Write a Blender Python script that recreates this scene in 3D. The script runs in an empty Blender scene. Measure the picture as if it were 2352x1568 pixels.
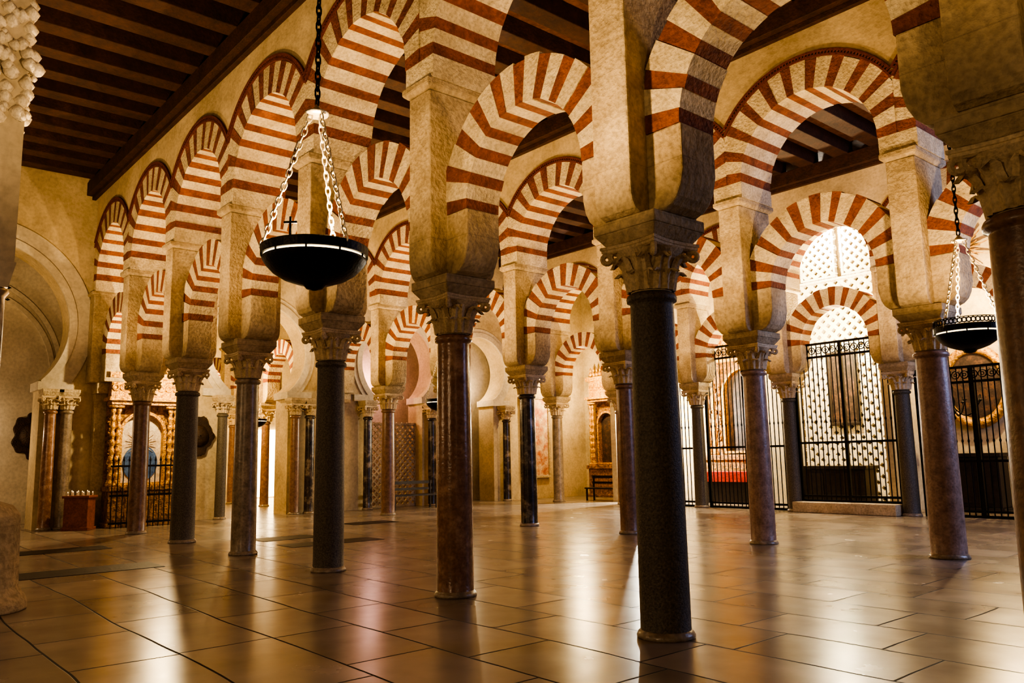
import bpy, math, random
from math import sin, cos, pi, sqrt, radians
from mathutils import Vector, Matrix
random.seed(7)
SC = bpy.context.scene
COL = SC.collection
try:
    SC.view_settings.look = 'AgX - High Contrast'
except Exception: pass

# ------------------------------------------------------------ materials
def nd(nt, t, **kw):
    n = nt.nodes.new(t)
    for k, v in kw.items(): setattr(n, k, v)
    return n
def material(name, c1, c2=None, scale=3.0, rough=0.8, bump=0.3, bscale=30.0, metal=0.0, c3=None, spec=0.5,
             detail=6, emis=None, es=0.0, pit=.72, stain=0.0, blocks=False):
    m = bpy.data.materials.new(name); m.use_nodes = True
    nt = m.node_tree; b = nt.nodes['Principled BSDF']; L = nt.links
    pos = nd(nt, 'ShaderNodeNewGeometry').outputs['Position']
    c2 = c2 or c1
    n1 = nd(nt, 'ShaderNodeTexNoise'); n1.inputs['Scale'].default_value = scale; n1.inputs['Detail'].default_value = detail
    n1.inputs['Roughness'].default_value = 0.62
    L.new(pos, n1.inputs['Vector'])
    cr = nd(nt, 'ShaderNodeValToRGB')
    cr.color_ramp.elements[0].position = 0.33; cr.color_ramp.elements[0].color = (*c1, 1)
    cr.color_ramp.elements[1].position = 0.67; cr.color_ramp.elements[1].color = (*c2, 1)
    if c3:
        e = cr.color_ramp.elements.new(0.52); e.color = (*c3, 1)
    L.new(n1.outputs['Fac'], cr.inputs['Fac'])
    col = cr.outputs['Color']
    b.inputs['Roughness'].default_value = rough; b.inputs['Metallic'].default_value = metal
    b.inputs['Specular IOR Level'].default_value = spec
    n2 = nd(nt, 'ShaderNodeTexNoise'); n2.inputs['Scale'].default_value = bscale; n2.inputs['Detail'].default_value = 5
    L.new(pos, n2.inputs['Vector'])
    h = n2.outputs['Fac']
    mx = nd(nt, 'ShaderNodeMix', data_type='RGBA', blend_type='MULTIPLY')
    mp = nd(nt, 'ShaderNodeMapRange'); mp.inputs[1].default_value = 0.3; mp.inputs[2].default_value = 0.6
    mp.inputs[3].default_value = pit; mp.inputs[4].default_value = 1.05
    L.new(h, mp.inputs[0]); mx.inputs[0].default_value = 1.0
    L.new(col, mx.inputs[6]); L.new(mp.outputs[0], mx.inputs[7]); col = mx.outputs[2]
    if stain:
        n3 = nd(nt, 'ShaderNodeTexNoise'); n3.inputs['Scale'].default_value = .7; n3.inputs['Detail'].default_value = 9; n3.inputs['Roughness'].default_value = .7
        L.new(pos, n3.inputs['Vector'])
        m3 = nd(nt, 'ShaderNodeMapRange'); m3.inputs[1].default_value = .35; m3.inputs[2].default_value = .6; m3.inputs[3].default_value = 1 - stain; m3.inputs[4].default_value = 1.0
        L.new(n3.outputs['Fac'], m3.inputs[0])
        mx2 = nd(nt, 'ShaderNodeMix', data_type='RGBA', blend_type='MULTIPLY'); mx2.inputs[0].default_value = 1
        L.new(col, mx2.inputs[6]); L.new(m3.outputs[0], mx2.inputs[7]); col = mx2.outputs[2]
    if blocks:
        sx = nd(nt, 'ShaderNodeSeparateXYZ'); L.new(pos, sx.inputs[0])
        md = nd(nt, 'ShaderNodeMath', operation='WRAP'); md.inputs[1].default_value = .47; md.inputs[2].default_value = 0
        L.new(sx.outputs['Z'], md.inputs[0])
        ad = nd(nt, 'ShaderNodeMath', operation='MULTIPLY_ADD'); ad.inputs[1].default_value = .03; L.new(n1.outputs['Fac'], ad.inputs[0]); L.new(md.outputs[0], ad.inputs[2])
        lt = nd(nt, 'ShaderNodeMapRange'); lt.inputs[1].default_value = .015; lt.inputs[2].default_value = .028; lt.inputs[3].default_value = .72; lt.inputs[4].default_value = 1
        L.new(ad.outputs[0], lt.inputs[0])
        mx3 = nd(nt, 'ShaderNodeMix', data_type='RGBA', blend_type='MULTIPLY'); mx3.inputs[0].default_value = 1
        L.new(col, mx3.inputs[6]); L.new(lt.outputs[0], mx3.inputs[7]); col = mx3.outputs[2]
    L.new(col, b.inputs['Base Color'])
    bp = nd(nt, 'ShaderNodeBump'); bp.inputs['Strength'].default_value = bump; bp.inputs['Distance'].default_value = 0.03
    L.new(h, bp.inputs['Height']); L.new(bp.outputs['Normal'], b.inputs['Normal'])
    if emis:
        b.inputs['Emission Color'].default_value = (*emis, 1); b.inputs['Emission Strength'].default_value = es
    return m

M = {}
M['cream'] = material('cream_limestone', (.44, .33, .185), (.68, .55, .35), 1.8, .88, .8, 20, stain=.35, blocks=True)
M['carved'] = material('carved_capital_stone', (.48, .36, .21), (.74, .60, .39), 4, .8, .4, 40)
M['creamv'] = material('cream_voussoir', (.54, .43, .26), (.80, .68, .46), 2.6, .85, .8, 24, stain=.25)
M['red'] = material('red_brick_voussoir', (.16, .048, .02), (.32, .105, .042), 4.5, .85, .8, 22, stain=.3)
M['redrim'] = material('dark_red_rim', (.11, .025, .012), (.18, .045, .02), 5, .85, .5, 30)
M['plaster'] = material('warm_plaster', (.56, .44, .25), (.68, .55, .34), .8, .9, .3, 14, stain=.35, pit=.85)
M['plaster2'] = material('pale_plaster', (.56, .48, .35), (.70, .62, .47), .9, .9, .2, 12, stain=.25, pit=.85)
M['wood'] = material('dark_beam_wood', (.03, .011, .005), (.07, .026, .012), 4, .75, .4, 18)
M['board'] = material('ceiling_board_wood', (.12, .045, .018), (.21, .09, .038), 3, .8, .4, 12)
M['iron'] = material('black_iron', (.008, .007, .006), (.02, .017, .014), 8, .45, .2, 40, metal=.7)
M['bronze'] = material('dark_bronze', (.03, .018, .01), (.07, .04, .02), 8, .5, .6, 30, metal=.3)
M['steel'] = material('bright_chain_metal', (.85, .76, .55), (.95, .88, .7), 8, .3, .1, 40, metal=.7)
M['gold'] = material('gilded_carving', (.25, .10, .012), (.90, .52, .11), 14, .35, 1.0, 24, metal=.4)
M['goldd'] = material('aged_gilding', (.09, .04, .008), (.55, .28, .06), 10, .45, 1.0, 22, metal=.35)
M['redcloth'] = material('red_altar_cloth', (.5, .03, .02), (.65, .06, .03), 5, .8, .2, 20)
M['redwood'] = material('reddish_wood', (.2, .06, .03), (.3, .1, .045), 5, .6, .2, 20)
M['darkwood'] = material('dark_polished_wood', (.012, .008, .006), (.03, .018, .012), 5, .45, .2, 20)
M['white'] = material('white_stucco', (.75, .67, .52), (.86, .79, .65), 5, .8, .5, 30)
M['wax'] = material('candle_wax', (.6, .5, .38), (.7, .6, .45), 5, .5, .1, 20)
M['flame'] = material('candle_flame', (1, .7, .3), (1, .8, .4), 5, .5, 0, 20, emis=(1, .62, .22), es=8)
M['blue'] = material('blue_robe_paint', (.03, .07, .2), (.1, .18, .38), 12, .6, .3, 30)
M['skyp'] = material('pale_painted_ground', (.5, .36, .24), (.8, .72, .56), 7, .6, .3, 30)
M['canvas'] = material('dark_oil_painting', (.02, .014, .01), (.12, .06, .035), 5, .5, .2, 20, c3=(.05, .03, .025))
M['fresco'] = material('red_white_painting', (.45, .13, .07), (.75, .66, .5), 4, .7, .2, 20, c3=(.6, .4, .25))
M['tomb'] = material('dark_tomb_slab', (.012, .009, .007), (.03, .022, .016), 6, .5, .2, 20, spec=.2)
M['glow'] = material('lamp_glow', (1, .9, .7), (1, .9, .7), 5, .5, 0, 20, emis=(1, .82, .5), es=14)
M['slit'] = material('lamp_slit_glow', (1, .9, .7), (1, .9, .7), 5, .5, 0, 20, emis=(1, .76, .42), es=4)
M['winglow'] = material('bright_doorway_glow', (1, .8, .5), (1, .8, .5), 5, .5, 0, 20, emis=(1, .78, .45), es=9.0)
SH = {
 'granite': material('dark_grey_granite', (.05, .038, .025), (.17, .14, .095), 45, .55, .25, 60, detail=8),
 'redm': material('reddish_brown_marble', (.20, .10, .06), (.44, .27, .18), 6, .2, .12, 30, c3=(.28, .155, .095)),
 'grey': material('grey_brown_marble', (.18, .14, .095), (.38, .30, .21), 7, .28, .12, 30),
 'brown': material('brown_marble', (.15, .082, .05), (.29, .17, .105), 9, .33, .12, 30),
 'pink': material('pinkish_brown_marble', (.22, .135, .105), (.40, .27, .21), 8, .33, .15, 30),
 'vein': material('black_veined_marble', (.015, .013, .012), (.32, .25, .17), 3.2, .25, .1, 30, c3=(.06, .045, .033)),
}
def floor_mat():
    m = bpy.data.materials.new('polished_flagstone'); m.use_nodes = True
    nt = m.node_tree; b = nt.nodes['Principled BSDF']; L = nt.links
    g = nd(nt, 'ShaderNodeNewGeometry')
    nz = nd(nt, 'ShaderNodeTexNoise'); nz.inputs['Scale'].default_value = .6; nz.inputs['Detail'].default_value = 1
    L.new(g.outputs['Position'], nz.inputs['Vector'])
    ad = nd(nt, 'ShaderNodeVectorMath', operation='MULTIPLY_ADD'); ad.inputs[1].default_value = (.12, .12, 0)
    L.new(nz.outputs['Color'], ad.inputs[0]); L.new(g.outputs['Position'], ad.inputs[2])
    br = nd(nt, 'ShaderNodeTexBrick'); br.offset = .37; br.squash = 1.35; br.squash_frequency = 3; br.offset_frequency = 2
    br.inputs['Scale'].default_value = 1.0; br.inputs['Brick Width'].default_value = 1.35; br.inputs['Row Height'].default_value = .85
    br.inputs['Mortar Size'].default_value = .013; br.inputs['Mortar Smooth'].default_value = .3
    br.inputs['Color1'].default_value = (.34, .28, .215, 1); br.inputs['Color2'].default_value = (.21, .17, .13, 1)
    br.inputs['Mortar'].default_value = (.02, .015, .011, 1)
    L.new(ad.outputs['Vector'], br.inputs['Vector'])
    n2 = nd(nt, 'ShaderNodeTexNoise'); n2.inputs['Scale'].default_value = 1.4; n2.inputs['Detail'].default_value = 7
    L.new(g.outputs['Position'], n2.inputs['Vector'])
    mr = nd(nt, 'ShaderNodeMapRange'); mr.inputs[3].default_value = .6; mr.inputs[4].default_value = 1.3
    L.new(n2.outputs['Fac'], mr.inputs[0])
    mx = nd(nt, 'ShaderNodeMix', data_type='RGBA', blend_type='MULTIPLY'); mx.inputs[0].default_value = 1
    L.new(br.outputs['Color'], mx.inputs[6]); L.new(mr.outputs[0], mx.inputs[7]); L.new(mx.outputs[2], b.inputs['Base Color'])
    r = nd(nt, 'ShaderNodeMapRange'); r.inputs[3].default_value = .19; r.inputs[4].default_value = .31
    L.new(n2.outputs['Fac'], r.inputs[0])
    rj = nd(nt, 'ShaderNodeMath', operation='MULTIPLY_ADD'); rj.inputs[1].default_value = .5
    L.new(br.outputs['Fac'], rj.inputs[0]); L.new(r.outputs[0], rj.inputs[2]); L.new(rj.outputs[0], b.inputs['Roughness'])
    b.inputs['Specular IOR Level'].default_value = .38
    n3 = nd(nt, 'ShaderNodeTexNoise'); n3.inputs['Scale'].default_value = 2.2; n3.inputs['Detail'].default_value = 2
    L.new(g.outputs['Position'], n3.inputs['Vector'])
    m2 = nd(nt, 'ShaderNodeMath', operation='MULTIPLY_ADD'); m2.inputs[1].default_value = -.5
    L.new(br.outputs['Fac'], m2.inputs[0]); L.new(n3.outputs['Fac'], m2.inputs[2])
    bp = nd(nt, 'ShaderNodeBump'); bp.inputs['Strength'].default_value = .25; bp.inputs['Distance'].default_value = .01
    L.new(m2.outputs[0], bp.inputs['Height']); L.new(bp.outputs['Normal'], b.inputs['Normal'])
    return m
M['floor'] = floor_mat()

# ------------------------------------------------------------ geometry builder
class G:
    def __init__(s): s.v = []; s.f = []; s.m = []
    def quad(s, pts, mi=0):
        i = len(s.v); s.v += [tuple(p) for p in pts]; s.f.append(tuple(range(i, i + len(pts)))); s.m.append(mi)
    def box(s, x0, x1, y0, y1, z0, z1, mi=0):
        i = len(s.v)
        s.v += [(x, y, z) for z in (z0, z1) for y in (y0, y1) for x in (x0, x1)]
        for f in ((0, 2, 3, 1), (4, 5, 7, 6), (0, 1, 5, 4), (2, 6, 7, 3), (0, 4, 6, 2), (1, 3, 7, 5)):
            s.f.append(tuple(i + k for k in f)); s.m.append(mi)
    def frustum(s, z0, a0, b0, z1, a1, b1, cx=0, cy=0, mi=0):
        i = len(s.v)
        for z, a, b in ((z0, a0, b0), (z1, a1, b1)):
            s.v += [(cx - a, cy - b, z), (cx + a, cy - b, z), (cx - a, cy + b, z), (cx + a, cy + b, z)]
        for f in ((0, 2, 3, 1), (4, 5, 7, 6), (0, 1, 5, 4), (2, 6, 7, 3), (0, 4, 6, 2), (1, 3, 7, 5)):
            s.f.append(tuple(i + k for k in f)); s.m.append(mi)
    def lathe(s, prof, n=32, cx=0, cy=0, mi=0, rf=None, cap=True):
        i = len(s.v)
        for j, (r, z) in enumerate(prof):
            for k in range(n):
                t = 2 * pi * k / n
                rr = rf(r, t, j / (len(prof) - 1)) if rf else r
                s.v.append((cx + rr * cos(t), cy + rr * sin(t), z))
        for j in range(len(prof) - 1):
            for k in range(n):
                a = i + j * n + k; b = i + j * n + (k + 1) % n
                s.f.append((a, b, b + n, a + n)); s.m.append(mi)
        if cap:
            s.f.append(tuple(i + k for k in range(n))[::-1]); s.m.append(mi)
            s.f.append(tuple(i + (len(prof) - 1) * n + k for k in range(n))); s.m.append(mi)
    def prism(s, poly, axis, a, b, mi=0):
        i = len(s.v); n = len(poly)
        for e in (a, b):
            for (u, z) in poly: s.v.append((e, u, z) if axis == 'x' else (u, e, z))
        s.f.append(tuple(i + k for k in range(n))); s.m.append(mi)
        s.f.append(tuple(i + n + k for k in range(n))[::-1]); s.m.append(mi)
        for k in range(n):
            k2 = (k + 1) % n
            s.f.append((i + k, i + k2, i + n + k2, i + n + k)); s.m.append(mi)
    def tube(s, pts, r, n=6, mi=0):
        i = len(s.v); P = [Vector(p) for p in pts]
        for j, p in enumerate(P):
            d = (P[min(j + 1, len(P) - 1)] - P[max(j - 1, 0)]).normalized()
            q = d.to_track_quat('Z', 'Y')
            for k in range(n):
                a = 2 * pi * k / n; s.v.append(tuple(p + q @ Vector((r * cos(a), r * sin(a), 0))))
        for j in range(len(P) - 1):
            for k in range(n):
                s.f.append((i + j * n + k, i + j * n + (k + 1) % n, i + (j + 1) * n + (k + 1) % n, i + (j + 1) * n + k)); s.m.append(mi)
    def torus(s, c, R, r, rot=None, sx=1.0, n=10, m=5, mi=0):
        i = len(s.v); rot = rot or Matrix.Identity(3)
        for a in range(n):
            t = 2 * pi * a / n
            for b in range(m):
                p = 2 * pi * b / m
                v = rot @ Vector((sx * (R + r * cos(p)) * cos(t), r * sin(p), (R + r * cos(p)) * sin(t)))
                s.v.append(tuple(Vector(c) + v))
        for a in range(n):
            for b in range(m):
                s.f.append((i + a * m + b, i + ((a + 1) % n) * m + b, i + ((a + 1) % n) * m + (b + 1) % m, i + a * m + (b + 1) % m)); s.m.append(mi)
    def ring(s, Ri, Ro, cz, dep, n, clamp=None, sub=3, seed=0, mats=(1, 0), a0=0.0, a1=pi, jit=1.0, cu=0.0, plane='xz', off=0.0):
        rnd = random.Random(seed)
        w = [(.86 if i % 2 == 0 else 1.14) * (1 + jit * rnd.uniform(-.14, .14)) for i in range(n)]
        tot = sum(w); t = a0
        for i in range(n):
            dt = (a1 - a0) * w[i] / tot
            ri = Ri + jit * rnd.uniform(-.01, .01); ro = Ro + jit * rnd.uniform(-.018, .018); d = dep / 2 + jit * rnd.uniform(-.008, .008)
            base = len(s.v); mi = mats[i % 2]
            for k in range(sub + 1):
                th = t + dt * k / sub
                for r in (ri, ro):
                    if r > ri and clamp:
                        c = abs(cos(th)); r = min(r, clamp / c) if c > 1e-6 else r
                    u = cu + r * cos(th); z = cz + r * sin(th)
                    for y in (-d, d):
                        s.v.append((u, off + y, z) if plane == 'xz' else (off + y, u, z))
            for k in range(sub):
                q = base + 4 * k
                for f in ((q, q + 4, q + 6, q + 2), (q + 1, q + 3, q + 7, q + 5), (q, q + 1, q + 5, q + 4), (q + 2, q + 6, q + 7, q + 3)):
                    s.f.append(f); s.m.append(mi)
            q = base; s.f.append((q, q + 2, q + 3, q + 1)); s.m.append(mi)
            q = base + 4 * sub; s.f.append((q, q + 1, q + 3, q + 2)); s.m.append(mi)
            t += dt
    def mesh(s, name, mats, smooth=False, bevel=0):
        me = bpy.data.meshes.new(name); me.from_pydata(s.v, [], s.f)
        for m in mats: me.materials.append(m)
        for p, mi in zip(me.polygons, s.m): p.material_index = mi; p.use_smooth = smooth
        import bmesh
        bm = bmesh.new(); bm.from_mesh(me); bmesh.ops.recalc_face_normals(bm, faces=bm.faces); bm.to_mesh(me); bm.free()
        me.update()
        return me

def obj(name, me, loc=(0, 0, 0), parent=None, label=None, cat=None, group=None, kind=None, rz=0.0, bevel=0, mat=None):
    o = bpy.data.objects.new(name, me); COL.objects.link(o)
    if parent: o.parent = parent
    o.location = loc; o.rotation_euler = (0, 0, rz)
    if label: o['label'] = label
    if cat: o['category'] = cat
    if group: o['group'] = group
    if kind: o['kind'] = kind
    if bevel:
        b = o.modifiers.new('bevel', 'BEVEL'); b.width = bevel; b.segments = 2; b.limit_method = 'ANGLE'
    if mat:
        o.material_slots[0].link = 'OBJECT'; o.material_slots[0].material = mat
    return o

# ------------------------------------------------------------ key dimensions
S = 3.14; HS = S / 2
ZSH, ZCP, ZIM = 3.11, 3.57, 3.79
ZCOR = 6.25; ZTOP = 9.0; ZCEIL = 9.72
ROWS = [(-4.80, 5.89), (-5.16, 13.02), (-5.85, 20.71)]
XE = -23.9
PW = .225

def shaft_mesh(r, z1, r_top=.9, z0=.0):
    g = G(); pr = [(r * 1.02, z0), (r * 1.02, z0 + .03)]
    for k in range(9):
        t = k / 8; pr.append((r * (1 - (1 - r_top) * t ** 1.5), z0 + .04 + (z1 - z0 - .16) * t))
    rt = r * r_top
    pr += [(rt, z1 - .1), (rt + .03, z1 - .085), (rt + .035, z1 - .05), (rt + .02, z1 - .02), (rt - .02, z1)]
    g.lathe(pr, 40); return g.mesh('shaft', [SH['redm']], smooth=True)
def base_mesh(r):
    g = G(); g.lathe([(r + .03, 0), (r + .035, .02), (r + .025, .045), (r + .01, .06), (r + .003, .07)], 36)
    return g.mesh('base', [SH['grey']], smooth=True)
def capital_mesh(rb, z0, z1, flare=.13):
    g = G(); H = z1 - z0; zt = z1 - H * .14
    g.lathe([(rb, z0), (rb + .01, z0 + H * .3), (rb + flare * .5, z0 + H * .7), (rb + flare, zt)], 32)
    def leaf(an, zb, h, w, out, r0, r1):
        Rm = Matrix.Rotation(an, 3, 'Z'); n = 7
        i = len(g.v)
        for k in range(n + 1):
            t = k / n
            rr = r0 + (r1 - r0) * t + .012
            if t > .55: rr += out * ((t - .55) / .45) ** 1.3
            z = zb + h * (t if t < .8 else .8 + (t - .8) * (-.2))
            if t > .85: z -= h * .12 * (t - .85) / .15
            ww = w * (1 - .1 * t) * (1 if t < .75 else max(.15, 1 - ((t - .75) / .25) ** 2 * .85))
            se = 1 + .14 * (k % 2)
            for (u, dr) in ((-1, -.014), (-.5, .026), (0, .006), (.5, .026), (1, -.014)):
                p = Rm @ Vector((rr + dr, u * ww * se, 0)); g.v.append((p.x, p.y, z))
        for k in range(n):
            for c in range(4):
                a = i + k * 5 + c; g.f.append((a, a + 1, a + 6, a + 5)); g.m.append(0)
    for q in range(8): leaf(2 * pi * q / 8, z0 + .01, H * .5, .08, .085, rb, rb + .03)
    for q in range(8): leaf(2 * pi * (q + .5) / 8, z0 + .03, H * .84, .078, .095, rb, rb + flare * .6)
    for q in range(4):
        an = pi / 4 + q * pi / 2
        R = Matrix.Rotation(an, 3, 'Z')
        c = R @ Vector((rb + flare + .085, 0, 0)); g.torus((c.x, c.y, z1 - H * .25), .04, .026, rot=R, n=14, m=6)
        c = R @ Vector((rb + flare + .0, 0, 0)); g.torus((c.x, c.y, z1 - H * .2), .05, .03, rot=R, n=12, m=6)
    top = []
    for q in range(4):
        for k in range(8):
            t = k / 8; a = -pi / 4 + q * pi / 2
            p0 = Vector((cos(a), sin(a))); p1 = Vector((cos(a + pi / 2), sin(a + pi / 2)))
            p = p0.lerp(p1, t); nrm = (p0 + p1).normalized()
            p = p * (rb + flare + .15) - nrm * .045 * sin(pi * t)
            top.append(p)
    i = len(g.v); n = len(top)
    for sc, z in ((.9, z1 - H * .15), (.97, z1 - H * .12), (.97, z1 - H * .07), (1, z1 - H * .06), (1, z1)):
        for p in top: g.v.append((p.x * sc, p.y * sc, z))
    for j in range(4):
        for k in range(n):
            g.f.append((i + j * n + k, i + j * n + (k + 1) % n, i + (j + 1) * n + (k + 1) % n, i + (j + 1) * n + k)); g.m.append(0)
    g.f.append(tuple(i + k for k in range(n))[::-1]); g.m.append(0)
    g.f.append(tuple(i + 4 * n + k for k in range(n))); g.m.append(0)
    return g.mesh('capital', [M['carved']], smooth=False)
def impost_mesh(z0, z1, a0=.29, a1=.37):
    g = G(); zm = z0 + (z1 - z0) * .5
    g.frustum(z0, a0, a0, zm, a1, a1); g.box(-a1 - .004, a1 + .004, -a1 - .004, a1 + .004, zm, z1)
    return g.mesh('impost_block', [M['cream']])
CAP = capital_mesh(.19, ZSH, ZCP); IMP = impost_mesh(ZCP, ZIM)
SHM = {}
def column(x, y, r, mat, label, group=None, z1=ZSH, cap=None, imp=None, base=True, name='column', z=0.0):
    key = (round(r, 3), round(z1, 3))
    if key not in SHM: SHM[key] = (shaft_mesh(r, z1), base_mesh(r))
    e = obj(name, None, (x, y, z), label=label, cat='column', group=group)
    obj('shaft', SHM[key][0], parent=e, mat=SH[mat])
    obj('capital', cap or CAP, parent=e, rz=0)
    obj('impost_block', imp or IMP, parent=e, bevel=.012)
    if base: obj('base', SHM[key][1], parent=e)
    return e

def pier_mesh():
    g = G()
    hw, hd = PW, .5
    prof = [(-.38, ZIM), (.38, ZIM), (.44, ZIM + .03), (.48, ZIM + .09), (.497, ZIM + .17), (hd, ZIM + .25), (hd, ZCOR - .13), (-hd, ZCOR - .13), (-hd, ZIM + .25), (-.497, ZIM + .17), (-.48, ZIM + .09), (-.44, ZIM + .03)]
    g.prism(prof, 'x', -hw, hw)
    zt = 4.55
    f = [(-.38, ZIM + .001), (.38, ZIM + .001), (.47, ZIM + .035), (.54, ZIM + .10), (.59, ZIM + .2), (.62, ZIM + .34), (.62, zt), (-.62, zt), (-.62, ZIM + .34), (-.59, ZIM + .2), (-.54, ZIM + .10), (-.47, ZIM + .035)]
    g.prism(f, 'y', -.25, .25)
    return g.mesh('arcade_pier', [M['cream']])
def cornice_mesh():
    g = G(); g.frustum(ZCOR - .13, PW + .01, .515, ZCOR - .08, PW + .065, .57); g.box(-PW - .065, PW + .065, -.57, .57, ZCOR - .08, ZCOR)
    return g.mesh('cornice', [M['cream']])
PIER = pier_mesh(); COR = cornice_mesh()
def pier(x, y):
    p = obj('arcade_pier', PIER, (x, y, 0), label='cream limestone pier with rolled foot above a column capital', cat='pier', group='arcade piers', bevel=.018)
    obj('cornice', COR, parent=p, bevel=.012)

URI = 1.27
LOW = []; UPP = []
for sd in range(4):
    g = G(); g.ring(.95, 1.45, 4.55, .5, 21, clamp=HS - PW, seed=sd)
    LOW.append(g.mesh('horseshoe_arch', [M['creamv'], M['red']]))
    g = G(); CZ = 6.55; g.ring(URI, 1.80, CZ, 1.0, 23, clamp=HS, seed=10 + sd, a0=0)
    for sx in (-1, 1):
        a, b = sorted((sx * URI, sx * HS)); g.box(a, b, -.5, .5, ZCOR, CZ, 0)
    UPP.append(g.mesh('upper_arch', [M['creamv'], M['red']]))
def rim_mesh():
    g = G(); cz = 6.55
    for sy in (-1, 1):
        for (ri, ro, dd) in ((1.80, 1.835, .05), (1.875, 1.91, .07)):
            a0 = math.acos(min(1, HS / ro))
            g.ring(ri, ro, cz, dd, 1, clamp=HS, sub=44, a0=a0, a1=pi - a0, jit=0, mats=(0, 0), off=sy * .505)
        n = 62; a0 = math.acos(HS / 1.86)
        for k in range(n):
            th = a0 + (pi - 2 * a0) * (k + .25) / n; t2 = a0 + (pi - 2 * a0) * (k + .75) / n
            g.ring(1.834, 1.876, cz, .045, 1, sub=1, a0=th, a1=t2, jit=0, mats=(0, 0), off=sy * .505)
    return g.mesh('rim_molding', [M['redrim']])
RIM = rim_mesh()

row_cols = {0: [(-1, .25, 'brown'), (0, .225, 'granite'), (1, .22, 'redm'), (2, .225, 'granite'), (3, .215, 'grey'), (4, .24, 'granite'), (5, .2, 'brown')],
            1: [(0, .25, 'pink'), (1, .22, 'pink'), (2, .2, 'brown'), (3, .2, 'vein'), (4, .2, 'grey'), (5, .2, 'brown')],
            2: [(1, .2, 'granite'), (2, .2, 'granite'), (3, .2, 'granite'), (4, .2, 'brown'), (5, .2, 'grey')]}
cl = {'granite': 'dark grey granite column with carved leafy capital', 'redm': 'polished reddish-brown marble column with corinthian capital',
      'grey': 'grey-brown marble column with worn leafy capital', 'brown': 'slim brown marble column with stone capital',
      'pink': 'pinkish-brown marble column with carved capital', 'vein': 'black veined marble column with carved capital'}
for r, (x0, y0) in enumerate(ROWS):
    for (k, rad, mt) in row_cols[r]:
        column(x0 - k * S, y0, rad, mt, cl[mt], group='arcade columns')
        pier(x0 - k * S, y0)
    ks = [-2, -1, 0, 1, 2, 3, 4, 5] if r == 0 else ([-1, 0, 1, 2, 3, 4, 5] if r == 1 else [0, 1, 2, 3, 4, 5])
    for k in ks:
        xc = x0 - k * S - HS
        obj('horseshoe_arch', LOW[(k + r) % 4], (xc, y0, 0), label='lower horseshoe arch of red and cream voussoirs', cat='arch', group='lower horseshoe arches')
        u = obj('upper_arch', UPP[(k + r + 1) % 4], (xc, y0, 0), label='upper round arch of red and cream voussoirs with dark red rim', cat='arch', group='upper arches')
        obj('rim_molding', RIM, parent=u)
    for k in ([-2] if r == 0 else ([-1] if r == 1 else [0])):
        column(x0 - k * S, y0, .22, 'brown', cl['brown'], group='arcade columns'); pier(x0 - k * S, y0)
    g = G()
    for k in ks:
        xc = x0 - k * S - HS; n = 28
        for j in range(n):
            xa = -HS + S * j / n; xb = -HS + S * (j + 1) / n
            za = 6.55 + sqrt(1.8 ** 2 - xa * xa); zb = 6.55 + sqrt(1.8 ** 2 - xb * xb)
            for yy in (-.49, .49):
                g.quad([(xc + xa, y0 + yy, za), (xc + xb, y0 + yy, zb), (xc + xb, y0 + yy, ZTOP + .4), (xc + xa, y0 + yy, ZTOP + .4)])
            g.quad([(xc + xa, y0 - .49, za), (xc + xb, y0 - .49, zb), (xc + xb, y0 + .49, zb), (xc + xa, y0 + .49, za)])
    obj('wall_' + ['front', 'middle', 'rear'][r], g.mesh('arcade_wall', [M['plaster']]), kind='structure')
    g = G(); ex = x0 - 6 * S
    g.box(XE - .3, ex + .62, y0 - .25, y0 + .25, 3.8, 4.55); g.box(XE - .3, ex + PW, y0 - .5, y0 + .5, 3.79, ZCOR)
    g.box(XE - .3, ex + PW + .065, y0 - .57, y0 + .57, ZCOR - .09, ZCOR)
    g.box(XE - .3, ex + .02, y0 - .3, y0 + .3, 0, 3.6)
    g.box(XE - .3, ex + .28, y0 - .33, y0 + .33, 3.5, 3.8)
    obj('trim_%d' % (r + 1), g.mesh('respond', [M['cream']]), kind='structure', bevel=.02)

# ceiling and beams
g = G(); g.box(-42, 6, -6, 30, ZCEIL, ZCEIL + .15); obj('ceiling', g.mesh('ceiling', [M['board']]), kind='structure')
g = G(); g.box(-50, 12, -14, 34, -.2, 0); obj('floor', g.mesh('floor', [M['floor']]), kind='structure')
def beam_mesh(L):
    g = G(); g.box(-.2, .2, -L / 2, L / 2, ZCEIL - .36, ZCEIL - .0); return g.mesh('ceiling_beam', [M['wood']])
spans = [(-3.2, 5.2), (6.58, 12.33), (13.71, 20.02), (21.4, 24.5)]
for (ya, yb) in spans:
    bm_ = beam_mesh(yb - ya + .5)
    x = -23.3
    while x < (2.5 if ya < 6 else -1):
        obj('ceiling_beam', bm_, (x, (ya + yb) / 2, 0), label='dark brown wooden ceiling beam', cat='ceiling beam', group='ceiling beams', bevel=.015)
        x += .97
for (ya, sgn) in [(5.4, -1), (6.38, 1), (12.53, -1), (13.51, 1), (20.22, -1)]:
    g = G()
    y0_, y1_ = sorted((ya, ya + sgn * .24))
    g.box(XE, 4, y0_, y1_, ZTOP + .0, ZTOP + .37)
    y0_, y1_ = sorted((ya, ya + sgn * .1)); g.box(XE, 4, y0_, y1_, ZTOP - .1, ZTOP)
    obj('wall_plate_beam', g.mesh('wall_plate_beam', [M['wood']]), label='long dark timber wall plate under the ceiling', cat='beam', group='wall plates', bevel=.01)

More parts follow.
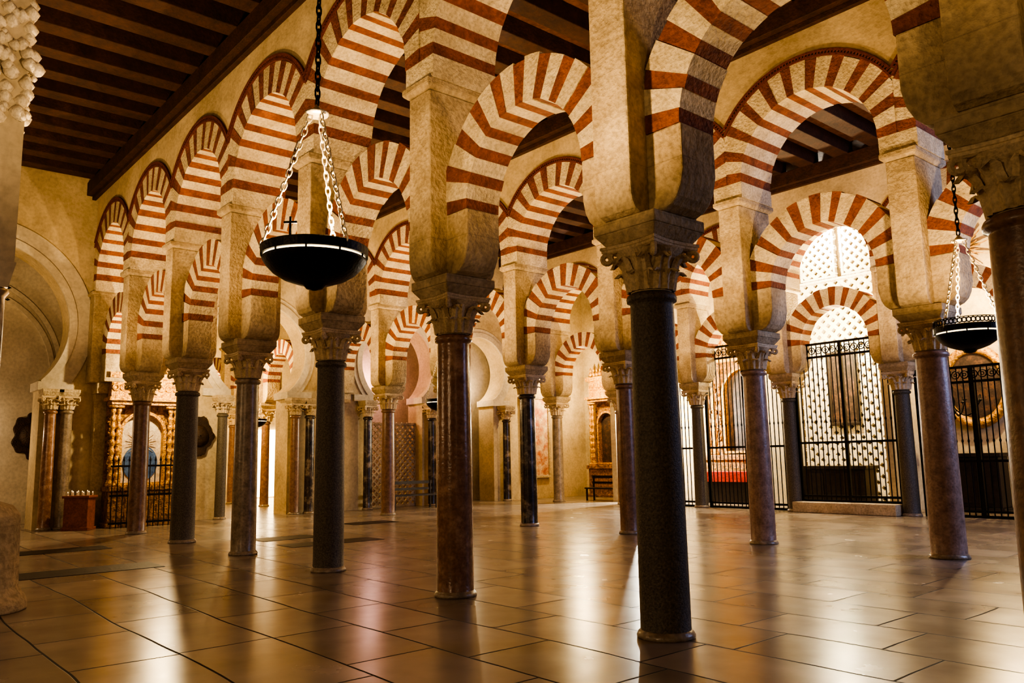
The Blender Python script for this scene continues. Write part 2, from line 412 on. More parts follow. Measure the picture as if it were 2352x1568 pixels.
def holed_wall(name, x0, x1, y0, y1, zt, holes, mat):
    g = G(); cuts = {y0, y1}
    for (c, cz, R, zs) in holes:
        j = sqrt(R * R - (cz - zs) ** 2)
        for k in range(49): cuts.add(c - R * cos(pi * k / 48))
        cuts |= {c - j, c + j}
    cuts = sorted(v for v in cuts if y0 <= v <= y1)
    def iv(y, eps):
        ym = y + eps
        for (c, cz, R, zs) in holes:
            j = sqrt(R * R - (cz - zs) ** 2); d = abs(y - c); dm = abs(ym - c)
            if dm < R:
                h = sqrt(max(0, R * R - d * d))
                if dm < j: return [(cz + h, zt)]
                return [(0, cz - h), (cz + h, zt)]
        return [(0, zt)]
    for a, b in zip(cuts[:-1], cuts[1:]):
        if b - a < 1e-5: continue
        e = (b - a) / 2
        A = iv(a, e); B = iv(b, -e)
        for (a0, a1), (b0, b1) in zip(A, B):
            for x in (x0, x1): g.quad([(x, a, a0), (x, b, b0), (x, b, b1), (x, a, a1)])
            if a0 > .01 or b0 > .01: g.quad([(x0, a, a0), (x0, b, b0), (x1, b, b0), (x1, a, a0)])
            if a1 < zt - .01 or b1 < zt - .01: g.quad([(x0, a, a1), (x0, b, b1), (x1, b, b1), (x1, a, a1)])
    for (c, cz, R, zs) in holes:
        j = sqrt(R * R - (cz - zs) ** 2)
        for s_ in (-1, 1): g.quad([(x0, c + s_ * j, 0), (x1, c + s_ * j, 0), (x1, c + s_ * j, zs), (x0, c + s_ * j, zs)])
    return obj(name, g.mesh(name, [mat]), kind='structure')
H1 = (2.8, 5.3, 2.15, 3.8); H2 = (10.25, 5.0, 1.55, 3.8); H3 = (15.3, 4.9, 1.5, 3.8); H4 = (18.9, 4.9, 1.3, 3.8)
holed_wall('wall_west', XE - .9, XE, -6, 25, ZCEIL, [H1, H2, H3, H4], M['plaster'])
tn = 4
for (c, cz, R, zs) in (H1, H2, H3, H4):
    g = G(); a = math.asin((zs - cz) / R)
    g.ring(R - .03, R + .16, cz, .1, 1, sub=64, a0=a, a1=pi - a, jit=0, mats=(0, 0), plane='yz', cu=c, off=XE + .04)
    g.ring(R + .16, R + (.55 if R > 2 else .3), cz, .05, 1, sub=64, a0=a + .05, a1=pi - a - .05, jit=0, mats=(0, 0), plane='yz', cu=c, off=XE + .02)
    for s_ in (-1, 1):
        j = sqrt(R * R - (cz - zs) ** 2)
        ya, yb = sorted((c + s_ * (j - .08), c + s_ * (j + .75))); g.box(XE - .9, XE + .1, ya, yb, zs - .22, zs)
    obj('trim_%d' % tn, g.mesh('archivolt', [M['plaster2']]), kind='structure'); tn += 1

sCAP = capital_mesh(.13, 3.05, 3.40, .09); sIMP = impost_mesh(3.40, 3.58, .21, .25)
def scol(x, y, mat, lab): column(x, y, .15, mat, lab, group='portal jamb columns', z1=3.05, cap=sCAP, imp=sIMP)
for (x, y, mt) in [(XE + .28, 4.55, 'redm'), (XE + .28, 4.93, 'grey'), (XE + .28, 9.05, 'granite'), (XE + .28, 11.35, 'brown'), (XE + .28, 11.85, 'vein'),
                   (XE + .28, 13.95, 'vein'), (XE + .28, 16.55, 'vein'), (XE + .28, 17.9, 'granite'), (XE + .28, 20.0, 'vein')]:
    scol(x, y, mt, {'redm': 'slender reddish marble jamb column beside the horseshoe portal', 'grey': 'slender grey marble jamb column beside the horseshoe portal'}.get(mt, 'slender dark marble jamb column at a horseshoe doorway'))

g = G(); g.box(-27.2, -27.0, -3, 6.6, 0, ZCEIL); g.box(-27.0, XE - .9, 6.3, 6.5, 0, ZCEIL)
obj('wall_niche', g.mesh('niche', [M['plaster2']]), kind='structure')
g = G()
def pointed(g, c, cz, R, x, w=.12, d=.1):
    for sgn in (-1, 1):
        n = 20; pts = []
        for k in range(n + 1):
            a = radians(62) * k / n
            pts.append((c + sgn * (-R * .5 + R * cos(a) * 1.0), cz + R * sin(a)))
        for (p, q) in zip(pts[:-1], pts[1:]):
            i = len(g.v)
            for (y, z) in (p, q):
                for xx in (x, x + d):
                    g.v.append((xx, y, z)); g.v.append((xx, y + sgn * w, z + w * .5))
            g.f += [(i, i + 1, i + 5, i + 4), (i + 2, i + 3, i + 7, i + 6), (i, i + 2, i + 6, i + 4), (i + 1, i + 3, i + 7, i + 5)]; g.m += [0] * 4
pointed(g, 3.9, 4.3, 2.4, -27.0); pointed(g, 3.9, 4.3, 2.8, -27.0)
obj('trim_%d' % tn, g.mesh('blind_arch', [M['plaster2']]), kind='structure'); tn += 1

# passage beyond the second opening
g = G(); g.box(-36.2, -36, 4, 20, 0, ZCEIL); g.box(-36, XE - .9, 18.0, 18.2, 0, ZCEIL); g.box(-36, XE - .9, 6.5, 6.7, 0, ZCEIL)
obj('wall_passage', g.mesh('passage', [M['plaster']]), kind='structure')
for (x, y) in [(-29, 12.75), (-32.14, 12.75)]:
    column(x, y, .16, 'brown', 'brown marble column in a brightly lit passage', group='passage columns'); pier(x, y)
for (x, y) in [(-30.57, 12.75), (-27.43, 12.75), (-33.71, 12.75)]:
    obj('horseshoe_arch', LOW[1], (x, y, 0), label='lower horseshoe arch of red and cream voussoirs', cat='arch', group='lower horseshoe arches')
g2 = G(); g2.box(-35.98, -35.9, 14.6, 17.4, .05, 3.1)
obj('window_1', g2.mesh('bright_window', [M['winglow']]), kind='structure')

# chapels behind rear row
g = G(); g.box(-30, -3, 24.6, 24.8, 0, ZCEIL)
obj('wall_chapel', g.mesh('chapel_wall', [M['plaster']]), kind='structure')
for n_, x in (('east', -9.8), ('centre', -13.95), ('south', -19.6)):
    g = G(); g.box(x - .12, x + .12, 21.6, 24.6, 0, ZCEIL); obj('wall_' + n_, g.mesh('chapel_partition', [M['plaster2']]), kind='structure')
g = G(); g.box(-12.0, -9.2, 20.3, 21.2, 0, .28); obj('trim_%d' % tn, g.mesh('chapel_step', [M['cream']]), kind='structure', bevel=.02); tn += 1

def lattice(w, h, step, t, dep, plane='xz'):
    g = G(); segs = []
    for sgn in (1, -1):
        c = -h if sgn == 1 else 0
        while c < (w if sgn == 1 else w + h):
            pts = []
            for u, z in ((0, sgn * (0 - c)), (w, sgn * (w - c))):
                if 0 <= z <= h: pts.append((u, z))
            for z in (0, h):
                u = c + sgn * z
                if 0 < u < w: pts.append((u, z))
            if len(pts) >= 2: segs.append((pts[0], pts[1], sgn))
            c += step
    for (p, q, sgn) in segs:
        dx, dz = q[0] - p[0], q[1] - p[1]; L = sqrt(dx * dx + dz * dz)
        if L < .05: continue
        nx, nz = -dz / L * t / 2, dx / L * t / 2
        yo = .004 * sgn
        poly = [(p[0] + nx, p[1] + nz), (p[0] - nx, p[1] - nz), (q[0] - nx, q[1] - nz), (q[0] + nx, q[1] + nz)]
        g.prism(poly, 'y' if plane == 'xz' else 'x', yo, dep + yo)
    f = .07
    for b in ((0, f, 0, h), (w - f, w, 0, h), (0, w, 0, f), (0, w, h - f, h)):
        if plane == 'xz': g.box(b[0], b[1], -.02, dep + .02, b[2], b[3])
        else: g.box(-.02, dep + .02, b[0], b[1], b[2], b[3])
    return g
lat = lattice(2.9, 4.4, .34, .12, .16).mesh('lattice_screen', [M['white']])
obj('lattice_screen', lat, (-13.7, 24.3, 0), label='white stucco lattice screen glowing with light', cat='lattice screen', group='chapel lattices')
latb = lattice(2.9, 2.7, .34, .12, .16).mesh('lattice_screen', [M['white']])
obj('lattice_screen', latb, (-13.7, 24.3, 4.41), label='white stucco lattice screen glowing with light', cat='lattice screen', group='chapel lattices')
lat2 = lattice(1.2, 1.95, .3, .1, .1).mesh('window_lattice', [M['white']])
obj('lattice_screen', lat2, (-13.5, 24.3, 7.13), label='pierced white lattice over a bright window', cat='lattice screen', group='chapel lattices')
obj('lattice_screen', lat2, (-12.1, 24.3, 7.13), label='pierced white lattice over a bright window', cat='lattice screen', group='chapel lattices')
lat3 = lattice(1.0, 2.9, .22, .06, .06, 'yz').mesh('wall_lattice', [M['cream']])
for y in (14.2, 15.35):
    obj('lattice_screen', lat3, (XE - .5, y, .0), label='pierced stone lattice screen closing a doorway', cat='lattice screen', group='doorway lattices')
g = G(); g.box(-26.2, -26, 13.6, 17.8, 0, ZCEIL); g.box(-25.4, -25.3, 17.2, 21, 0, ZCEIL); obj('wall_recess', g.mesh('recess', [M['plaster2']]), kind='structure')

def grille(x0, x1, y, h, z0=0.0, step=.13, label=''):
    e = obj('iron_grille', None, ((x0 + x1) / 2, y, z0), label=label, cat='iron grille', group='chapel grilles')
    w = (x1 - x0) / 2
    g = G(); n = int(2 * w / step)
    for k in range(n + 1):
        x = -w + 2 * w * k / n
        g.lathe([(.016, 0), (.016, h)], 6, cx=x)
        g.lathe([(.016, h * .5 - .05), (.03, h * .5), (.016, h * .5 + .05)], 6, cx=x)
    obj('bars', g.mesh('bars', [M['iron']]), parent=e)
    g = G()
    for z in (.0, .12, h * .36, h - .42, h - .06): g.box(-w, w, -.03, .03, z, z + .06)
    for x in (-w, w, 0): g.box(x - .04, x + .04, -.04, .04, 0, h)
    obj('frame', g.mesh('frame', [M['iron']]), parent=e)
    g = G(); k = -w + .1
    while k < w - .05:
        g.torus((k + .04, 0, h - .21), .09, .014, n=14, m=5); g.torus((k + .04, 0, h - .21), .035, .012, n=8, m=4)
        k += .2
    obj('scroll_frieze', g.mesh('scroll_frieze', [M['iron']]), parent=e)
gl = 'tall black wrought iron chapel grille with vertical bars'
grille(-15.05, -12.35, 20.9, 4.9, label=gl); grille(-18.2, -15.5, 20.9, 4.9, label=gl)
grille(-11.9, -9.2, 20.75, 4.3, .28, label='black iron grille with scrollwork frieze on a stone step'); grille(-8.7, -6.1, 20.9, 3.6, label=gl)
g = G(); g.box(-1.5, 1.5, -.12, .12, 0, .28)
obj('carved_beam', g.mesh('carved_beam', [M['redwood']]), (-16.8, 20.7, 4.95), label='carved wooden beam spanning above an iron grille', cat='beam', bevel=.03)

def altarpiece(loc, w, h, rz, label, robe=True, iwf=.27):
    e = obj('altarpiece', None, loc, label=label, cat='altarpiece', rz=rz)
    hw = w / 2
    g = G(); g.box(-hw, hw, -.45, .1, 0, h * .22); g.box(-hw - .06, hw + .06, -.52, .1, h * .22, h * .25); g.box(-hw - .05, hw + .05, -.5, .1, 0, .12)
    obj('altar_base', g.mesh('altar_base', [M['goldd']]), parent=e, bevel=.02)
    for s_ in (-1, 1):
        for kx in (.14, .4):
            g = G()
            pr = []; z0 = h * .25; z1 = h * .74
            for k in range(41):
                t = k / 40; pr.append((.075 + .018 * sin(t * 60) - .02 * t, z0 + (z1 - z0) * t))
            pr = [(.12, z0), (.12, z0 + .08)] + pr + [(.13, z1), (.14, z1 + .06)]
            g.lathe(pr, 14, cx=s_ * (hw - kx * w * .3), cy=-.3)
            obj('twisted_column', g.mesh('twisted_column', [M['gold']], smooth=True), parent=e)
    g = G(); z = h * .76
    g.box(-hw, hw, -.4, .1, z, z + .1); g.box(-hw - .08, hw + .08, -.5, .1, z + .1, z + .2)
    g.box(-hw, hw, -.3, .1, z + .2, h * .93); g.box(-hw - .08, hw + .08, -.42, .1, h * .93, h * .965)
    n = 9
    for k in range(n):
        x = -hw + w * (k + .5) / n
        g.lathe([(.0, h * .965), (.07, h * .975), (.085, h * .99), (.04, h * 1.01), (.055, h * 1.02), (.01, h * 1.045)], 10, cx=x, cy=-.25, cap=False)
        g.torus((x, -.31, h * .87), w / n * .38, .03, n=12, m=6)
    obj('entablature', g.mesh('entablature', [M['gold']]), parent=e, bevel=.01)
    iw = w * iwf
    g = G(); zb = h * .27; zc = h * .58
    for s_ in (-1, 1): g.box(min(s_ * iw, s_ * (iw + .08)), max(s_ * iw, s_ * (iw + .08)), -.2, .05, zb, zc)
    g.ring(iw, iw + .08, zc, .25, 24, a0=0, a1=pi, jit=0, mats=(0, 0), off=-.08)
    g.box(-iw - .1, iw + .1, -.2, .05, zb - .08, zb)
    obj('arched_frame', g.mesh('arched_frame', [M['gold']]), parent=e)
    g = G(); pts = [(-iw, zb), (iw, zb)] + [(iw * cos(pi * k / 20), zc + iw * sin(pi * k / 20)) for k in range(21)]
    g.prism(pts, 'y', 0, .06)
    obj('painted_panel', g.mesh('painted_panel', [M['skyp'] if robe else M['canvas']]), parent=e)
    g = G(); g.box(-hw, hw, .06, .14, 0, h * .93)
    rr_ = random.Random(5)
    for k in range(int(60 * w)):
        x = rr_.uniform(-hw + .08, hw - .08); z = rr_.uniform(h * .27, h * .74)
        if abs(x) < iw + .1: continue
        g.torus((x, .04, z), rr_.uniform(.04, .09), .02, n=10, m=5)
    obj('back_panel', g.mesh('back_panel', [M['goldd']]), parent=e)
    if robe:
        g = G(); zc2 = zb + (zc - zb) * .55; R = iw * .85
        pts = [(R * cos(2 * pi * k / 32), zc2 + .0 + R * 1.1 * sin(2 * pi * k / 32)) for k in range(32)]
        g.prism([(p[0], p[1] - R * .45) for p in pts], 'y', -.03, 0)
        obj('painted_robe', g.mesh('painted_robe', [M['blue']]), parent=e)
        g = G()
        for k in range(28):
            a = 2 * pi * k / 28; c = (0, zc2 + R * .75)
            p = [(c[0] + .07 * cos(a - .2), c[1] + .07 * sin(a - .2)), (c[0] + .07 * cos(a + .2), c[1] + .07 * sin(a + .2)), (c[0] + R * (.9 if k % 2 else .7) * cos(a), c[1] + R * (.9 if k % 2 else .7) * sin(a))]
            g.prism(p, 'y', -.05, -.031)
        obj('gilded_rays', g.mesh('gilded_rays', [M['white']]), parent=e)
    return e
altarpiece((XE + .55, 6.72, 0), 1.75, 4.2, pi / 2, 'gilded baroque altarpiece with painted figure against the end wall', iwf=.3)
altarpiece((-15.8, 24.35, 0), 3.2, 6.3, 0, 'large gilded carved altarpiece behind an iron grille', robe=False)
altarpiece((-22.3, 24.35, 0), 1.6, 5.0, 0, 'narrow gilded altarpiece against the chapel wall', robe=False)
g = G()
for k in range(14): g.lathe([(.014, 0), (.014, 1.7), (.03, 1.72), (.0, 1.85)], 6, cy=-.85 + 1.7 * k / 13)
for z in (.1, .8, 1.55): g.box(-.02, .02, -.9, .9, z, z + .05)
obj('altar_railing', g.mesh('altar_railing', [M['iron']]), (XE + 1.25, 6.72, 0), label='low black iron railing before the gilded altar', cat='railing')
g = G(); g.box(-1.1, 1.1, -.4, .4, 0, .95); t = obj('altar_table', g.mesh('altar_table', [M['darkwood']]), (-15.6, 23.1, 0), label='altar table dressed with a red cloth', cat='altar table', bevel=.02)
g = G(); g.box(-1.2, 1.2, -.45, .45, .95, 1.02); g.box(-1.2, 1.2, -.46, -.44, .7, .97); obj('altar_cloth', g.mesh('altar_cloth', [M['redcloth']]), parent=t)
def chest(loc, w, h, label):
    g = G(); g.box(-w, w, -.35, .35, .08, h); g.box(-w - .07, w + .07, -.42, .42, h, h + .1); g.box(-w - .05, w + .05, -.4, .4, 0, .08)
    for x in (-w * .55, .0, w * .55): g.box(x - w * .22, x + w * .22, -.375, -.35, .2, h - .1)
    obj('wooden_chest', g.mesh('wooden_chest', [M['darkwood']]), loc, label=label, cat='chest', bevel=.015)
chest((-11.95, 22.9, 0), .95, 1.1, 'dark wooden altar chest below a painting')
chest((-8.6, 23.6, 0), .8, 1.4, 'dark wooden cabinet below an oval painting')
def picture(loc, w, h, rz, canvas, frame, label):
    e = obj('framed_painting', None, loc, label=label, cat='painting', rz=rz)
    g = G(); g.box(-w / 2, w / 2, -.02, .02, 0, h); obj('canvas', g.mesh('canvas', [canvas]), parent=e)
    g = G(); f = .1
    for b in ((-w / 2 - f, w / 2 + f, -f, 0), (-w / 2 - f, w / 2 + f, h, h + f)): g.box(b[0], b[1], -.06, .03, b[2], b[3])
    for a in (-w / 2 - f, w / 2): g.box(a, a + f, -.06, .03, 0, h)
    obj('frame', g.mesh('frame', [frame]), parent=e, bevel=.015)
picture((-12.25, 24.15, 2.5), .75, 2.1, 0, M['canvas'], M['darkwood'], 'tall dark oil painting in a dark frame')
picture((XE + .06, 21.7, .9), 1.3, 3.0, pi / 2, M['fresco'], M['cream'], 'tall red and cream religious painting on the end wall')
e = obj('oval_painting', None, (-8.6, 24.45, 3.35), label='oval painting in a gilded frame below a gold sunburst', cat='painting')
g = G(); g.torus((0, 0, 0), .95, .13, n=40, m=8, rot=Matrix(((.85, 0, 0), (0, 1, 0), (0, 0, 1.1)))); obj('gilded_frame', g.mesh('gilded_frame', [M['gold']], smooth=True), parent=e)
g = G(); g.prism([(.8 * cos(2 * pi * k / 40), 1.03 * sin(2 * pi * k / 40)) for k in range(40)], 'y', 0, .05); obj('canvas', g.mesh('canvas', [M['canvas']]), parent=e)
g = G(); n = 24; zz = 3.85
for k in range(n):
    a = 2 * pi * k / n; R = .75 if k % 2 else .5
    g.prism([(.15 * cos(a - .13), zz + .15 * sin(a - .13)), (.15 * cos(a + .13), zz + .15 * sin(a + .13)), (R * cos(a), zz + R * sin(a))], 'y', -.05, .02)
g.prism([(.2 * cos(2 * pi * k / 20), zz + .2 * sin(2 * pi * k / 20)) for k in range(20)], 'y', -.1, .0)
obj('sunburst', g.mesh('sunburst', [M['gold']]), parent=e)
e = obj('chandelier', None, (-8.45, 22.4, 2.7), label='black wrought iron candle chandelier hanging in a chapel', cat='chandelier')
g = G(); g.lathe([(.01, -.35), (.06, -.3), (.03, -.2), (.09, -.1), (.04, 0), (.07, .15), (.03, .3), (.05, .5), (.015, .6), (.012, 7.0)], 12)
obj('stem', g.mesh('stem', [M['iron']], smooth=True), parent=e)
for k in range(8):
    a = 2 * pi * k / 8; g = G()
    g.tube([((.05 + .62 * t) * cos(a), (.05 + .62 * t) * sin(a), -.05 - .22 * sin(pi * t) + .18 * t * t) for t in [j / 10 for j in range(11)]], .014)
    cx, cy = .67 * cos(a), .67 * sin(a)
    g.lathe([(.01, .12), (.06, .14), (.06, .15), (.015, .16), (.015, .28), (.002, .3)], 8, cx=cx, cy=cy)
    obj('arm', g.mesh('arm', [M['iron']], smooth=True), parent=e)

def cartouche(loc, s, rz):
    e = obj('heraldic_cartouche', None, loc, label='dark bronze heraldic cartouche mounted on plaster wall', cat='plaque', group='cartouches', rz=rz)
    g = G(); pts = []
    for k in range(72):
        a = 2 * pi * k / 72; r = 1 + .09 * cos(5 * a + .3) + .05 * cos(11 * a) + (.1 if abs(a - pi / 2) < .3 or abs(a - 3 * pi / 2) < .25 else 0)
        pts.append((.8 * r * cos(a) * s, r * sin(a) * s))
    g.prism(pts, 'y', -.08, 0)
    obj('scrolled_border', g.mesh('scrolled_border', [M['bronze']]), parent=e, bevel=.02)
    g = G(); prof = [(.6 * s, 0), (.55 * s, .06), (.3 * s, .1), (.02, .12)]
    for (r, d) in prof:
        for k in range(24):
            a = 2 * pi * k / 24; g.v.append((.85 * r * cos(a), -.08 - d, r * sin(a)))
    for j in range(3):
        for k in range(24): g.f.append((j * 24 + k, j * 24 + (k + 1) % 24, (j + 1) * 24 + (k + 1) % 24, (j + 1) * 24 + k)); g.m.append(0)
    obj('shield', g.mesh('shield', [M['bronze']], smooth=True), parent=e)
cartouche((-26.98, 4.75, 2.5), .62, pi / 2); cartouche((XE + .02, 8.45, 2.4), .52, pi / 2)

g = G(); g.box(-.3, .3, -.2, .2, 0, .8); g.box(-.33, .33, -.23, .23, 0, .08); g.box(-.34, .34, -.24, .24, .8, .86)
cs = obj('candle_stand', g.mesh('candle_stand', [M['redwood']]), (-22.9, 5.2, 0), label='reddish wooden votive stand holding small candles', cat='candle stand', bevel=.01, rz=.9)
for k in range(10):
    g = G(); x = -.26 + .13 * (k % 5); y = -.1 + .2 * (k // 5)
    g.lathe([(.018, .86), (.018, .93 + .015 * (k % 3))], 8, cx=x, cy=y)
    c = obj('candle', g.mesh('candle', [M['wax']]), parent=cs)
    g = G(); z = .93 + .015 * (k % 3); g.lathe([(.002, z), (.008, z + .01), (.001, z + .03)], 6, cx=x, cy=y)
    obj('flame', g.mesh('flame', [M['flame']]), parent=c)

def bench(loc, rz):
    e = obj('bench', None, loc, label='dark wooden bench with slatted back', cat='bench', group='benches', rz=rz)
    g = G(); g.box(-.9, .9, -.22, .22, .42, .47); obj('seat', g.mesh('seat', [M['darkwood']]), parent=e)
    g = G(); g.box(-.9, .9, .2, .24, .8, .9); g.box(-.9, .9, .2, .24, .6, .68)
    obj('backrest', g.mesh('backrest', [M['darkwood']]), parent=e)
    for x in (-.85, .8):
        for y in (-.2, .18):
            g = G(); g.box(x, x + .05, y, y + .05, 0, .42 if y < 0 else .9); obj('leg', g.mesh('leg', [M['darkwood']]), parent=e)
bench((-20.3, 21.9, 0), 0); bench((-22.8, 15.2, 0), pi / 2)

for (x, y, w, l) in [(-14.0, 3.36, .85, 2.0), (-17.7, 3.6, .8, 1.9), (-16.5, 7.75, .8, 1.3), (-14.9, 8.0, .7, 2.0), (-18.7, 11.1, .8, 1.3)]:
    g = G(); g.box(-w / 2, w / 2, -l / 2, l / 2, 0, .006)
    obj('tomb_slab', g.mesh('tomb_slab', [M['tomb']]), (x, y, 0), label='dark stone tomb slab set flush in the floor', cat='floor slab', group='tomb slabs')

# stucco pier
e = obj('stucco_pier', None, (-11.1, 1.4, 0), label='white stucco pier with carved relief above a stone pedestal', cat='pier')
g = G(); g.lathe([(.62, 0), (.62, .1), (.56, .18), (.52, .26), (.5, .95), (.5, 1.05), (.42, 1.16), (.26, 1.22)], 20)
obj('pedestal', g.mesh('pedestal', [M['cream']]), parent=e, bevel=.02)
g = G(); g.lathe([(.2, 1.22), (.22, 1.27), (.19, 1.33), (.18, 3.6), (.22, 3.66), (.2, 3.7)], 28); obj('shaft', g.mesh('shaft', [SH['grey']], smooth=True), parent=e)
g = G(); g.frustum(3.7, .18, .18, 4.0, .24, .24); g.box(-.22, .22, -.22, .22, 4.0, 8.9); obj('pilaster', g.mesh('pilaster', [M['plaster2']]), parent=e)
g = G(); rr = random.Random(3)
for k in range(300):
    z = 5.75 + 2.9 * rr.random(); s_ = .045 + .06 * rr.random(); w = .19 + .08 * abs(sin((z - 5.7) * 2.2)) + .03 * sin(z * 9)
    side = rr.randrange(3); u = rr.uniform(-w, w)
    x, y = (u, -w) if side == 0 else ((w, u) if side == 1 else (u, w))
    g.lathe([(.01, z - s_), (s_ * .7, z - s_ * .6), (s_, z), (s_ * .6, z + s_ * .6), (.01, z + s_ * .9)], 8, cx=x, cy=y, cap=False, rf=lambda r, t, q: r * (1 + .3 * cos(3 * t)))
obj('carved_relief', g.mesh('carved_relief', [M['white']], smooth=True), parent=e)

# hanging bowl lamps
def chain(g, p0, p1, link=.075, r=.0065, R=.019):
    p0 = Vector(p0); p1 = Vector(p1); d = p1 - p0; n = max(2, int(d.length / (link * .78)))
    q = d.to_track_quat('X', 'Z')
    for k in range(n):
        c = p0 + d * ((k + .5) / n)
        rot = q.to_matrix() @ Matrix.Rotation(pi / 2 * (k % 2), 3, 'X')
        g.torus(c, R, r, rot=rot, sx=link / 2 / R, n=10, m=5)
def lamp(x, y, z, R, crown=False, chainH=1.12, label='', cross=True):
    e = obj('hanging_lamp', None, (x, y, z), label=label, cat='hanging lamp', group='hanging bowl lamps')
    g = G()
    pr = [(.02, -.285), (.06, -.275), (.085, -.245), (R * .35, -.235), (R * .6, -.2), (R * .8, -.15), (R * .93, -.095), (R * .985, -.06), (R * 1.0, -.045)]
    pr2 = [(R * .96, -.045), (R * .9, -.09), (R * .75, -.15), (R * .55, -.19), (.02, -.21)]
    g.lathe(pr + pr2, 48, cap=False)
    obj('bowl', g.mesh('bowl', [M['iron']], smooth=True), parent=e)
    g = G(); g.lathe([(R * .97, -.028), (R * 1.02, -.028), (R * 1.03, .04), (R * .98, .05), (R * .95, .04), (R * .97, -.028)], 48, cap=False)
    for k in range(10):
        a = 2 * pi * k / 10; g.lathe([(.008, -.05), (.008, 0)], 5, cx=R * .995 * cos(a), cy=R * .995 * sin(a))
    if crown:
        for k in range(48):
            a = 2 * pi * k / 48; g.torus((R * cos(a), R * sin(a), .085), .028, .008, rot=Matrix.Rotation(a + pi / 2, 3, 'Z'), n=8, m=4)
        g.lathe([(R * .99, .12), (R * 1.01, .12), (R * 1.01, .13), (R * .99, .13), (R * .99, .12)], 48, cap=False)
    obj('rim', g.mesh('rim', [M['iron']]), parent=e)
    g = G(); g.lathe([(R * .965, -.045), (R * .97, -.045), (R * .97, -.028), (R * .965, -.028), (R * .965, -.045)], 48, cap=False)
    obj('light_slit', g.mesh('light_slit', [M['slit']]), parent=e)
    zt = chainH
    g = G(); g.lathe([(.02, zt), (.085, zt + .0), (.095, zt + .02), (.05, zt + .035), (.02, zt + .07), (.012, zt + .09)], 24)
    obj('chain_cap', g.mesh('cap_disc', [M['steel']], smooth=True), parent=e)
    for k in range(3):
        a = radians(128) + 2 * pi * k / 3
        g = G(); chain(g, (R * cos(a), R * sin(a), .03), (.05 * cos(a), .05 * sin(a), zt))
        obj('chain', g.mesh('chain', [M['steel']], smooth=True), parent=e)
    g = G(); chain(g, (0, 0, zt + .08), (0, 0, ZCEIL - z), link=.09, R=.02, r=.008)
    obj('suspension_chain', g.mesh('suspension_chain', [M['iron']], smooth=True), parent=e)
    if cross:
        g = G(); g.box(-.008, .008, -.008, .008, .0, .14); g.box(-.048, .048, -.007, .007, .09, .106)
        a = radians(307)
        obj('cross', g.mesh('cross', [M['iron']]), (R * cos(a), R * sin(a), .04), parent=e, rz=radians(49.2))
    return e
def up(x, y, z, W, col=(1, .66, .32), ang=165, r=.12):
    l = bpy.data.lights.new('uplight', 'SPOT'); l.energy = W; l.color = col; l.spot_size = radians(ang); l.spot_blend = .35; l.shadow_soft_size = r
    o = bpy.data.objects.new('uplight', l); COL.objects.link(o); o.location = (x, y, z); o.rotation_euler = (pi, 0, 0)
def pt(x, y, z, W, col=(1, .66, .3), r=.1):
    l = bpy.data.lights.new('point_light', 'POINT'); l.energy = W; l.color = col; l.shadow_soft_size = r
    o = bpy.data.objects.new('point_light', l); COL.objects.link(o); o.location = (x, y, z)

lamp(-5.55, 2.8, 3.18, .395, label='black iron bowl lamp with cross hanging on bright chains')
lamp(-3.76, 10.65, 3.05, .37, crown=True, cross=False, label='black iron bowl lamp with pierced crown rim on chains')
lamp(-27, 11.5, 3.05, .37, cross=False, label='small black bowl lamp hanging in the lit passage')
lamp(-16.6, 11.9, 3.05, .37, cross=False, label='black iron bowl lamp partly behind a marble column')

e = obj('floodlight', None, (-4.8 - 3 * S - .25, 5.89 - .3, ZIM), label='small lit floodlight resting on a column impost', cat='floodlight')
g = G(); g.box(-.05, .05, -.04, .04, 0, .07); obj('housing', g.mesh('housing', [M['iron']]), parent=e)
g = G(); g.lathe([(.0, .07), (.035, .08), (.03, .11), (.0, .12)], 12, cy=-.02, cap=False); obj('lens', g.mesh('lens', [M['glow']]), parent=e)

W = 920
for (x, y, w) in [(-5.55, 2.8, .8), (-12, 2.4, 1), (-18.5, 2.4, 1), (1.0, 2.4, .3),
                  (-3.76, 10.65, .85), (-9.6, 9.45, 1), (-15.9, 9.45, 1), (-20.5, 9.4, .8),
                  (-7.5, 16.9, .9), (-13.5, 16.9, 1), (-19.5, 16.9, .9)]:
    up(x, y, 3.2, W * w)
for (x, y, w) in [(-14.5, 2.5, 90), (-21, 3, 70), (-8, 9.45, 70), (-15, 9.45, 80), (-10, 16.9, 80), (-18, 16.9, 90)]:
    l = bpy.data.lights.new('fill_down', 'SPOT'); l.energy = w * 1.2; l.color = (1, .76, .5); l.spot_size = radians(150); l.spot_blend = .8; l.shadow_soft_size = .3  # added fill for floor and shafts, no fixture hangs there
    o = bpy.data.objects.new('fill_down', l); COL.objects.link(o); o.location = (x, y, 7.5)
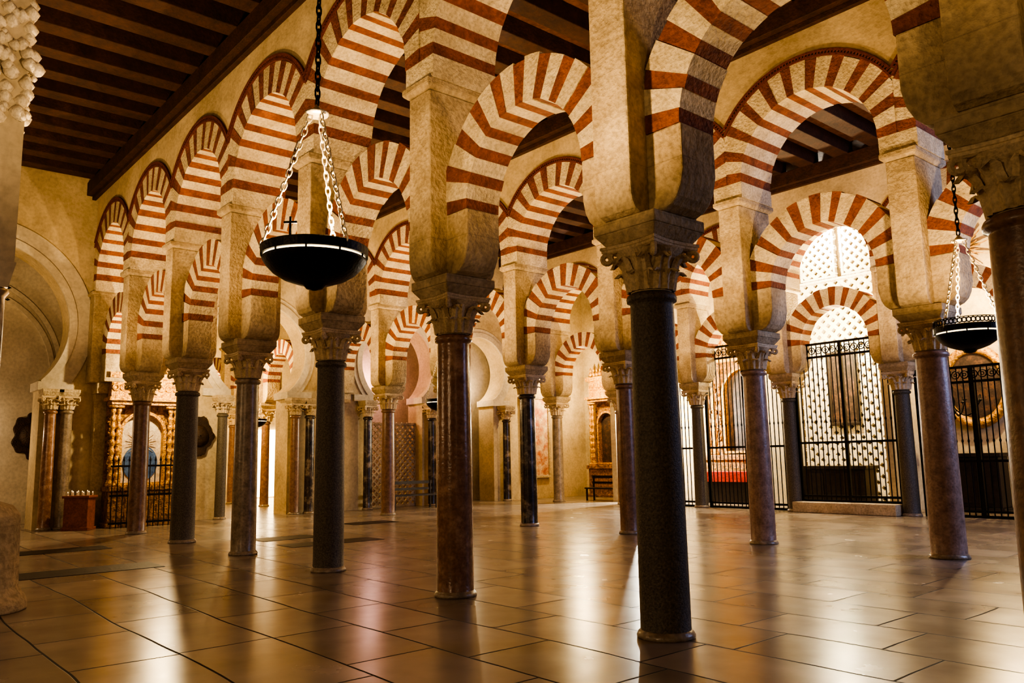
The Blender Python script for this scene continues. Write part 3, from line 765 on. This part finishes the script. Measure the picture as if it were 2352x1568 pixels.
pt(-4, -4.5, 3.2, 420, (1, .70, .4), .4); pt(-13, -3.5, 3.2, 300, (1, .70, .4), .4); pt(5, 0, 3.2, 70, (1, .70, .4), .4)  # added out-of-frame fill on the near side of the columns, not actual lamps
pt(-16.2, 22.0, 4.5, 900, (1, .74, .38)); pt(-11.8, 22.2, 5.0, 1300, (1, .80, .46)); pt(-7.6, 22.8, 5.6, 1000, (1, .74, .38))
pt(-12.4, 23.5, 8.7, 800, (1, .95, .8)); pt(-18.9, 22.5, 3.0, 1700, (1, .92, .75))
pt(-28, 10.5, 4.5, 1000, (1, .68, .3)); pt(-33, 14, 4.5, 800, (1, .74, .36))
pt(-25.6, 2.2, 2.5, 130, (1, .72, .45)); pt(-25.4, 15.2, 4.5, 110, (1, .5, .42)); pt(-24.9, 18.9, 4.4, 100, (1, .75, .45))
pt(-22.3, 22.6, 4.5, 550, (1, .74, .38))
pt(-21.6, 7.0, 3.9, 420, (1, .75, .4), .05)

l = bpy.data.lights.new('daylight', 'AREA'); l.energy = 620; l.color = (.42, .54, 1); l.size = 4
o = bpy.data.objects.new('daylight', l); COL.objects.link(o); o.location = (1.5, 17, 5); o.rotation_euler = (0, radians(75), 0)

w = bpy.data.worlds.new('world'); SC.world = w; w.use_nodes = True
w.node_tree.nodes['Background'].inputs[0].default_value = (1, .76, .5, 1); w.node_tree.nodes['Background'].inputs[1].default_value = .13

# camera
pi_, ro, ya = radians(8.22), radians(1.07), radians(40.77)
R = Vector((sin(ya), cos(ya), 0)); F = Vector((-cos(ya) * cos(pi_), sin(ya) * cos(pi_), sin(pi_))); U = Vector((cos(ya) * sin(pi_), -sin(ya) * sin(pi_), cos(pi_)))
e1 = cos(ro) * R - sin(ro) * U; e2 = sin(ro) * R + cos(ro) * U
cd = bpy.data.cameras.new('camera'); cam = bpy.data.objects.new('camera', cd); COL.objects.link(cam)
mt = Matrix.Identity(4)
for i_ in range(3):
    mt[i_][0] = e1[i_]; mt[i_][1] = e2[i_]; mt[i_][2] = -F[i_]
mt[2][3] = 1.6
cam.matrix_world = mt
cd.sensor_width = 36; cd.lens = 36 * 1850 / 2352; cd.clip_end = 200
SC.camera = cam
